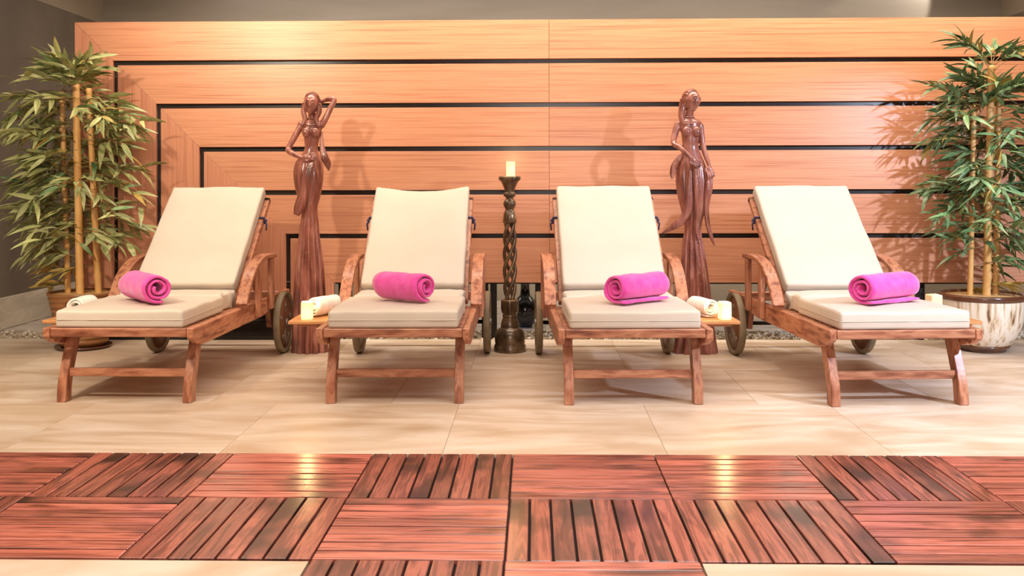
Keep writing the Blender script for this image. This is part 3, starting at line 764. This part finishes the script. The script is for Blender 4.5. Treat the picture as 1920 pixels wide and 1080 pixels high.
cl2 = [([(1293, 308, -0.078), (1291, 350, -0.086), (1289, 388, -0.084), (1281, 408, -0.072), (1264, 424, -0.055), (1241, 438, -0.045)], [0.004, 0.015, 0.022, 0.026, 0.020, 0.004], 0.4),
       ([(1330, 318, -0.05), (1328, 350, -0.06), (1323, 388, -0.06), (1326, 420, -0.05), (1333, 445, -0.045), (1339, 461, -0.04)], [0.014, 0.022, 0.016, 0.014, 0.011, 0.004], 0.6),
       ([(1278, 290, -0.03), (1267, 308, -0.03), (1262, 324, -0.025), (1261, 336, -0.02)], [0.008, 0.020, 0.018, 0.006], 0.4),
       ([(1302, 300, -0.088), (1304, 340, -0.094), (1308, 380, -0.09), (1306, 425, -0.07), (1308, 450, -0.075)], [0.010, 0.020, 0.024, 0.020, 0.010], 0.4)]
hair2 = [([(1284, 185, -0.005), (1281, 205, -0.008), (1280, 222, -0.022), (1284, 235, -0.040)], [0.022, 0.021, 0.018, 0.007])]
statue(1303, 664, sil2, arms2, head2, cl2, hair2, 'carved mahogany statue of a woman looking down, both arms lowered, right')

# ------------------------------------------------------------------ potted bamboo
def leaf_mesh(name, L_, w, bend, m):
    bm = bmesh.new(); n = 6; rows_ = []
    for i in range(n + 1):
        t = i / n; ww = w * (math.sin(PI * t ** 0.75) ** 0.8) * (1 - 0.25 * t) if 0 < i < n else w * 0.05
        z = -bend * t * t; x = L_ * t
        rows_.append([bm.verts.new((x, -ww, z + ww * 0.28)), bm.verts.new((x, 0, z)), bm.verts.new((x, ww, z + ww * 0.28))])
    for A, B in zip(rows_, rows_[1:]):
        for k in (0, 1): bm.faces.new([A[k], B[k], B[k + 1], A[k + 1]]).smooth = True
    me = bpy.data.meshes.new(name); bm.to_mesh(me); bm.free(); me.materials.append(m); return me

def bamboo(root, canes, zsoil, clusters, leafmats, seed, ylim, lscale, xlim, wide, clear):
    rnd = random.Random(seed)
    meshes = [leaf_mesh('leaf', L_ * lscale, w * lscale, bd * lscale, m) for m in leafmats for (L_, w, bd) in ((0.15, 0.0135 * wide, 0.02), (0.125, 0.0125 * wide, 0.035), (0.165, 0.0125 * wide, 0.045))]
    curves = []
    for (x0, y0, x1, y1, zt, r) in canes:
        bm = bmesh.new(); pts = []; rr = []; n = 60
        for i in range(n + 1):
            t = i / n; z = zsoil - 0.02 + (zt - zsoil + 0.02) * t
            pts.append((x0 + (x1 - x0) * t, y0 + (y1 - y0) * t, z))
            node = min(abs(((z * 1.0) % 0.17) - 0.085), 0.02)
            rr.append(r * (1 - 0.15 * t) * (1.14 if node < 0.006 else 1.0))
        tube(bm, pts, rr, 14, up=(1, 0.05, 0)); link('cane', bm, M_['cane'], root)
        curves.append((Vector((x0, y0, zsoil)), Vector((x1, y1, zt))))
    leaves = []; twigs = bmesh.new()
    for (z, ext, cnt, side, mi) in clusters:
        for q in range(cnt):
            ci = rnd.randrange(len(curves)); A, B = curves[ci]
            t = max(0, min(1, (z + rnd.uniform(-0.09, 0.09) - A.z) / (B.z - A.z))); p = A.lerp(B, t)
            if z > B.z: p.z = B.z - 0.01
            az = rnd.uniform(0, 2 * PI) if side == 0 else (0 if side > 0 else PI) + rnd.uniform(-1.0, 1.0)
            ln = ext * rnd.uniform(0.55, 1.0)
            d = Vector((math.cos(az), math.sin(az) * 0.75, rnd.uniform(0.0, 0.5) + (0.9 if z > B.z - 0.05 else 0)))
            d.normalize(); pts = []
            for i in range(6):
                s = i / 5; w_ = p + d * ln * s + Vector((0, 0, -0.32 * ln * s * s)); 
                if w_.y > ylim: w_.y = ylim - (w_.y - ylim) * 0.5
                pts.append(w_)
            tube(twigs, pts, [0.0028, 0.0025, 0.002, 0.0018, 0.0014, 0.001], 5)
            nl = rnd.randint(7, 11)
            for i in range(nl):
                s = 0.35 + 0.65 * i / (nl - 1); k = min(int(s * 5), 4); f = s * 5 - k
                b = pts[k].lerp(pts[k + 1], f) if k < 5 else pts[5]
                t_ = (pts[min(k + 1, 5)] - pts[max(k - 1, 0)]).normalized()
                a = rnd.uniform(0.2, 1.25) * (1 if i % 2 else -1) * (0.3 if i == nl - 1 else 1)
                dd = Matrix.Rotation(a, 3, 'Z') @ t_; dd.z += rnd.uniform(-0.6, 0.55); dd.normalize()
                leaves.append((b, dd, rnd.uniform(-0.9, 0.9), rnd.uniform(0.7, 1.1), mi, rnd.randrange(3)))
    link('twigs', twigs, M_['twig'], root)['kind'] = 'stuff'
    world = root.location
    mats = []
    for (b, dd, rollv, sc, mi, vi) in leaves:
        s = dd.cross(Vector((0, 0, 1)));
        if s.length < 1e-3: s = Vector((1, 0, 0))
        s.normalize(); u = s.cross(dd).normalized()
        Rm = (Matrix((dd, -s, u)).transposed() @ Matrix.Rotation(rollv, 3, 'X')).to_4x4()
        tip = b + dd * 0.16 * lscale * sc
        mid = b + dd * 0.08 * lscale * sc
        if any(mid.y < a_[1] + 0.02 and abs(mid.x - a_[0] - (a_[2] - a_[0]) * (mid.z - zsoil) / (a_[4] - zsoil)) < 0.055 and mid.z < a_[4] for a_ in canes[1:]) and rnd.random() < clear: continue
        if tip.y > ylim + 0.03 or not (xlim[0] < tip.x < xlim[1]): continue
        mt = mi if rnd.random() > 0.15 else rnd.randrange(len(leafmats))
        mats.append((b.y + dd.y * 0.05, Matrix.Translation(b) @ Rm @ Matrix.Scale(sc, 4), meshes[mt * 3 + vi], mt))
    mats.sort(key=lambda q: q[0])
    for (_, M4, me, mt) in mats[:300]:
        o = link_mesh('leaf', me, None, root); o.matrix_local = M4
    rest = {}
    bm = bmesh.new(); 
    for (_, M4, me, mt) in mats[300:]:
        t = bmesh.new(); t.from_mesh(me); bmesh.ops.transform(t, matrix=M4, verts=t.verts)
        for f in t.faces: f.material_index = mt; f.smooth = True
        merge(bm, t)
    if len(mats) > 300:
        o = link('inner_foliage', bm, None, root); o['kind'] = 'stuff'
        for m in leafmats: o.data.materials.append(m)
    return len(mats)

# left: brown banded pot
pl = empty('potted_bamboo', (px_x(153, 5.84), 5.80, 0)); tag(pl, 'artificial bamboo with broad yellow-green leaves in a brown banded pot, left', 'plant', 'potted bamboos')
bm = bmesh.new(); PR = [(0, 0.012), (0.118, 0.012), (0.132, 0.03)]
for k in range(9): z = 0.03 + 0.031 * k; rr = 0.136 + 0.0062 * k; PR += [(rr + 0.003, z + 0.006), (rr + 0.0045, z + 0.016), (rr + 0.003, z + 0.026), (rr, z + 0.031)]
PR += [(0.196, 0.315), (0.197, 0.328), (0.188, 0.330), (0.182, 0.318), (0.180, 0.29)]
lathe(bm, PR, 48); pot = link('pot', bm, M_['pot_l'], pl)
bm = bmesh.new()
for sx in (0.0,):
    pts = []; 
    for i in range(21):
        a = 2 * PI * i / 20; pts.append((0.0 + 0.022 * math.sin(a), -0.186 - 0.003 * math.cos(a), 0.265 + 0.036 * math.cos(a)))
    tube(bm, pts, 0.004, 8, up=(0, 1, 0.02), caps=False)
    ellipsoid(bm, (0, -0.184, 0.265), (0.011, 0.006, 0.026), u=12, v=10)
link('emblem', bm, M_['pot_l'], pot)
bm = bmesh.new(); lathe(bm, [(0, 0), (0.140, 0), (0.156, 0.010), (0.160, 0.018), (0.152, 0.018), (0.138, 0.0125), (0, 0.012)], 40); link('saucer', bm, M_['glaze'], pl)
bm = bmesh.new(); lathe(bm, [(0.183, 0.300), (0.183, 0.318), (0.09, 0.324), (0, 0.322)], 36); link('wood_chips', bm, M_['soil'], pl)
lx = pl.location.x
cl_l = [(1.75, 0.34, 9, 0, 0), (1.60, 0.30, 8, 0, 0), (1.45, 0.34, 14, 0, 0), (1.36, 0.36, 15, 0, 0), (1.25, 0.36, 16, 0, 0), (1.14, 0.34, 15, 0, 0), (1.02, 0.34, 16, 0, 0), (0.91, 0.36, 15, 0, 0),
        (0.81, 0.34, 13, 0, 0), (0.71, 0.34, 12, 0, 0), (0.60, 0.26, 5, 0, 0), (0.52, 0.30, 3, -1, 2), (0.45, 0.20, 3, -1, 2),
        (1.42, 0.46, 3, -1, 0), (1.05, 0.44, 3, -1, 0), (0.78, 0.46, 4, -1, 0), (0.66, 0.42, 3, -1, 0), (1.30, 0.44, 3, 1, 0), (0.98, 0.44, 3, 1, 0), (0.74, 0.46, 3, 1, 0)]
n1 = bamboo(pl, [(-0.075, -0.03, -0.115, -0.02, 1.50, 0.017), (0.010, -0.06, -0.012, -0.06, 1.54, 0.023), (0.100, -0.02, 0.045, -0.02, 1.52, 0.019)], 0.318, cl_l,
            [M_['leaf_l'], M_['leaf_r'], M_['leaf_y']], 11, 0.22, 1.05, (-0.50, 0.48), 1.4, 0.85)
# right: cream streaked pot with brown rim and foot
pr = empty('potted_bamboo', (px_x(1836, 5.74), 5.76, 0)); tag(pr, 'artificial bamboo with narrow dark green leaves in a cream streaked pot, right', 'plant', 'potted bamboos')
bm = bmesh.new(); lathe(bm, [(0, 0.036), (0.138, 0.036), (0.150, 0.045), (0.180, 0.09), (0.204, 0.15), (0.219, 0.21), (0.225, 0.26), (0.225, 0.296)], 56); pot = link('pot', bm, M_['pot_r'], pr)
bm = bmesh.new(); lathe(bm, [(0.2255, 0.292), (0.231, 0.298), (0.231, 0.318), (0.226, 0.326), (0.215, 0.326), (0.208, 0.315), (0.206, 0.295)], 56); link('rim', bm, M_['glaze'], pot)
bm = bmesh.new(); lathe(bm, [(0, 0), (0.112, 0), (0.125, 0.006), (0.122, 0.014), (0.136, 0.020), (0.146, 0.030), (0.144, 0.038), (0.130, 0.040)], 48); link('foot', bm, M_['glaze'], pot)
bm = bmesh.new(); lathe(bm, [(0.208, 0.290), (0.208, 0.312), (0.10, 0.320), (0, 0.318)], 36); link('wood_chips', bm, M_['soil'], pr)
cl_r = [(1.72, 0.34, 9, 0, 0), (1.58, 0.36, 13, 0, 0), (1.46, 0.34, 16, 0, 0), (1.34, 0.32, 17, 0, 0), (1.22, 0.32, 17, 0, 1), (1.10, 0.30, 17, 0, 1), (0.99, 0.32, 16, 0, 0), (0.89, 0.34, 16, 0, 0),
        (0.79, 0.36, 16, 0, 0), (0.68, 0.34, 12, 0, 0), (0.56, 0.30, 7, 1, 0), (0.42, 0.18, 3, 1, 2)]
n2 = bamboo(pr, [(-0.085, -0.03, -0.055, -0.02, 1.36, 0.016), (-0.005, -0.06, 0.030, -0.05, 1.62, 0.022), (0.065, -0.02, 0.085, -0.02, 1.42, 0.018)], 0.314, cl_r,
            [M_['leaf_r'], M_['leaf_r'], M_['leaf_y']], 23, 0.26, 0.95, (-0.42, 0.55), 1.2, 0.45)
print('leaves', n1, n2)
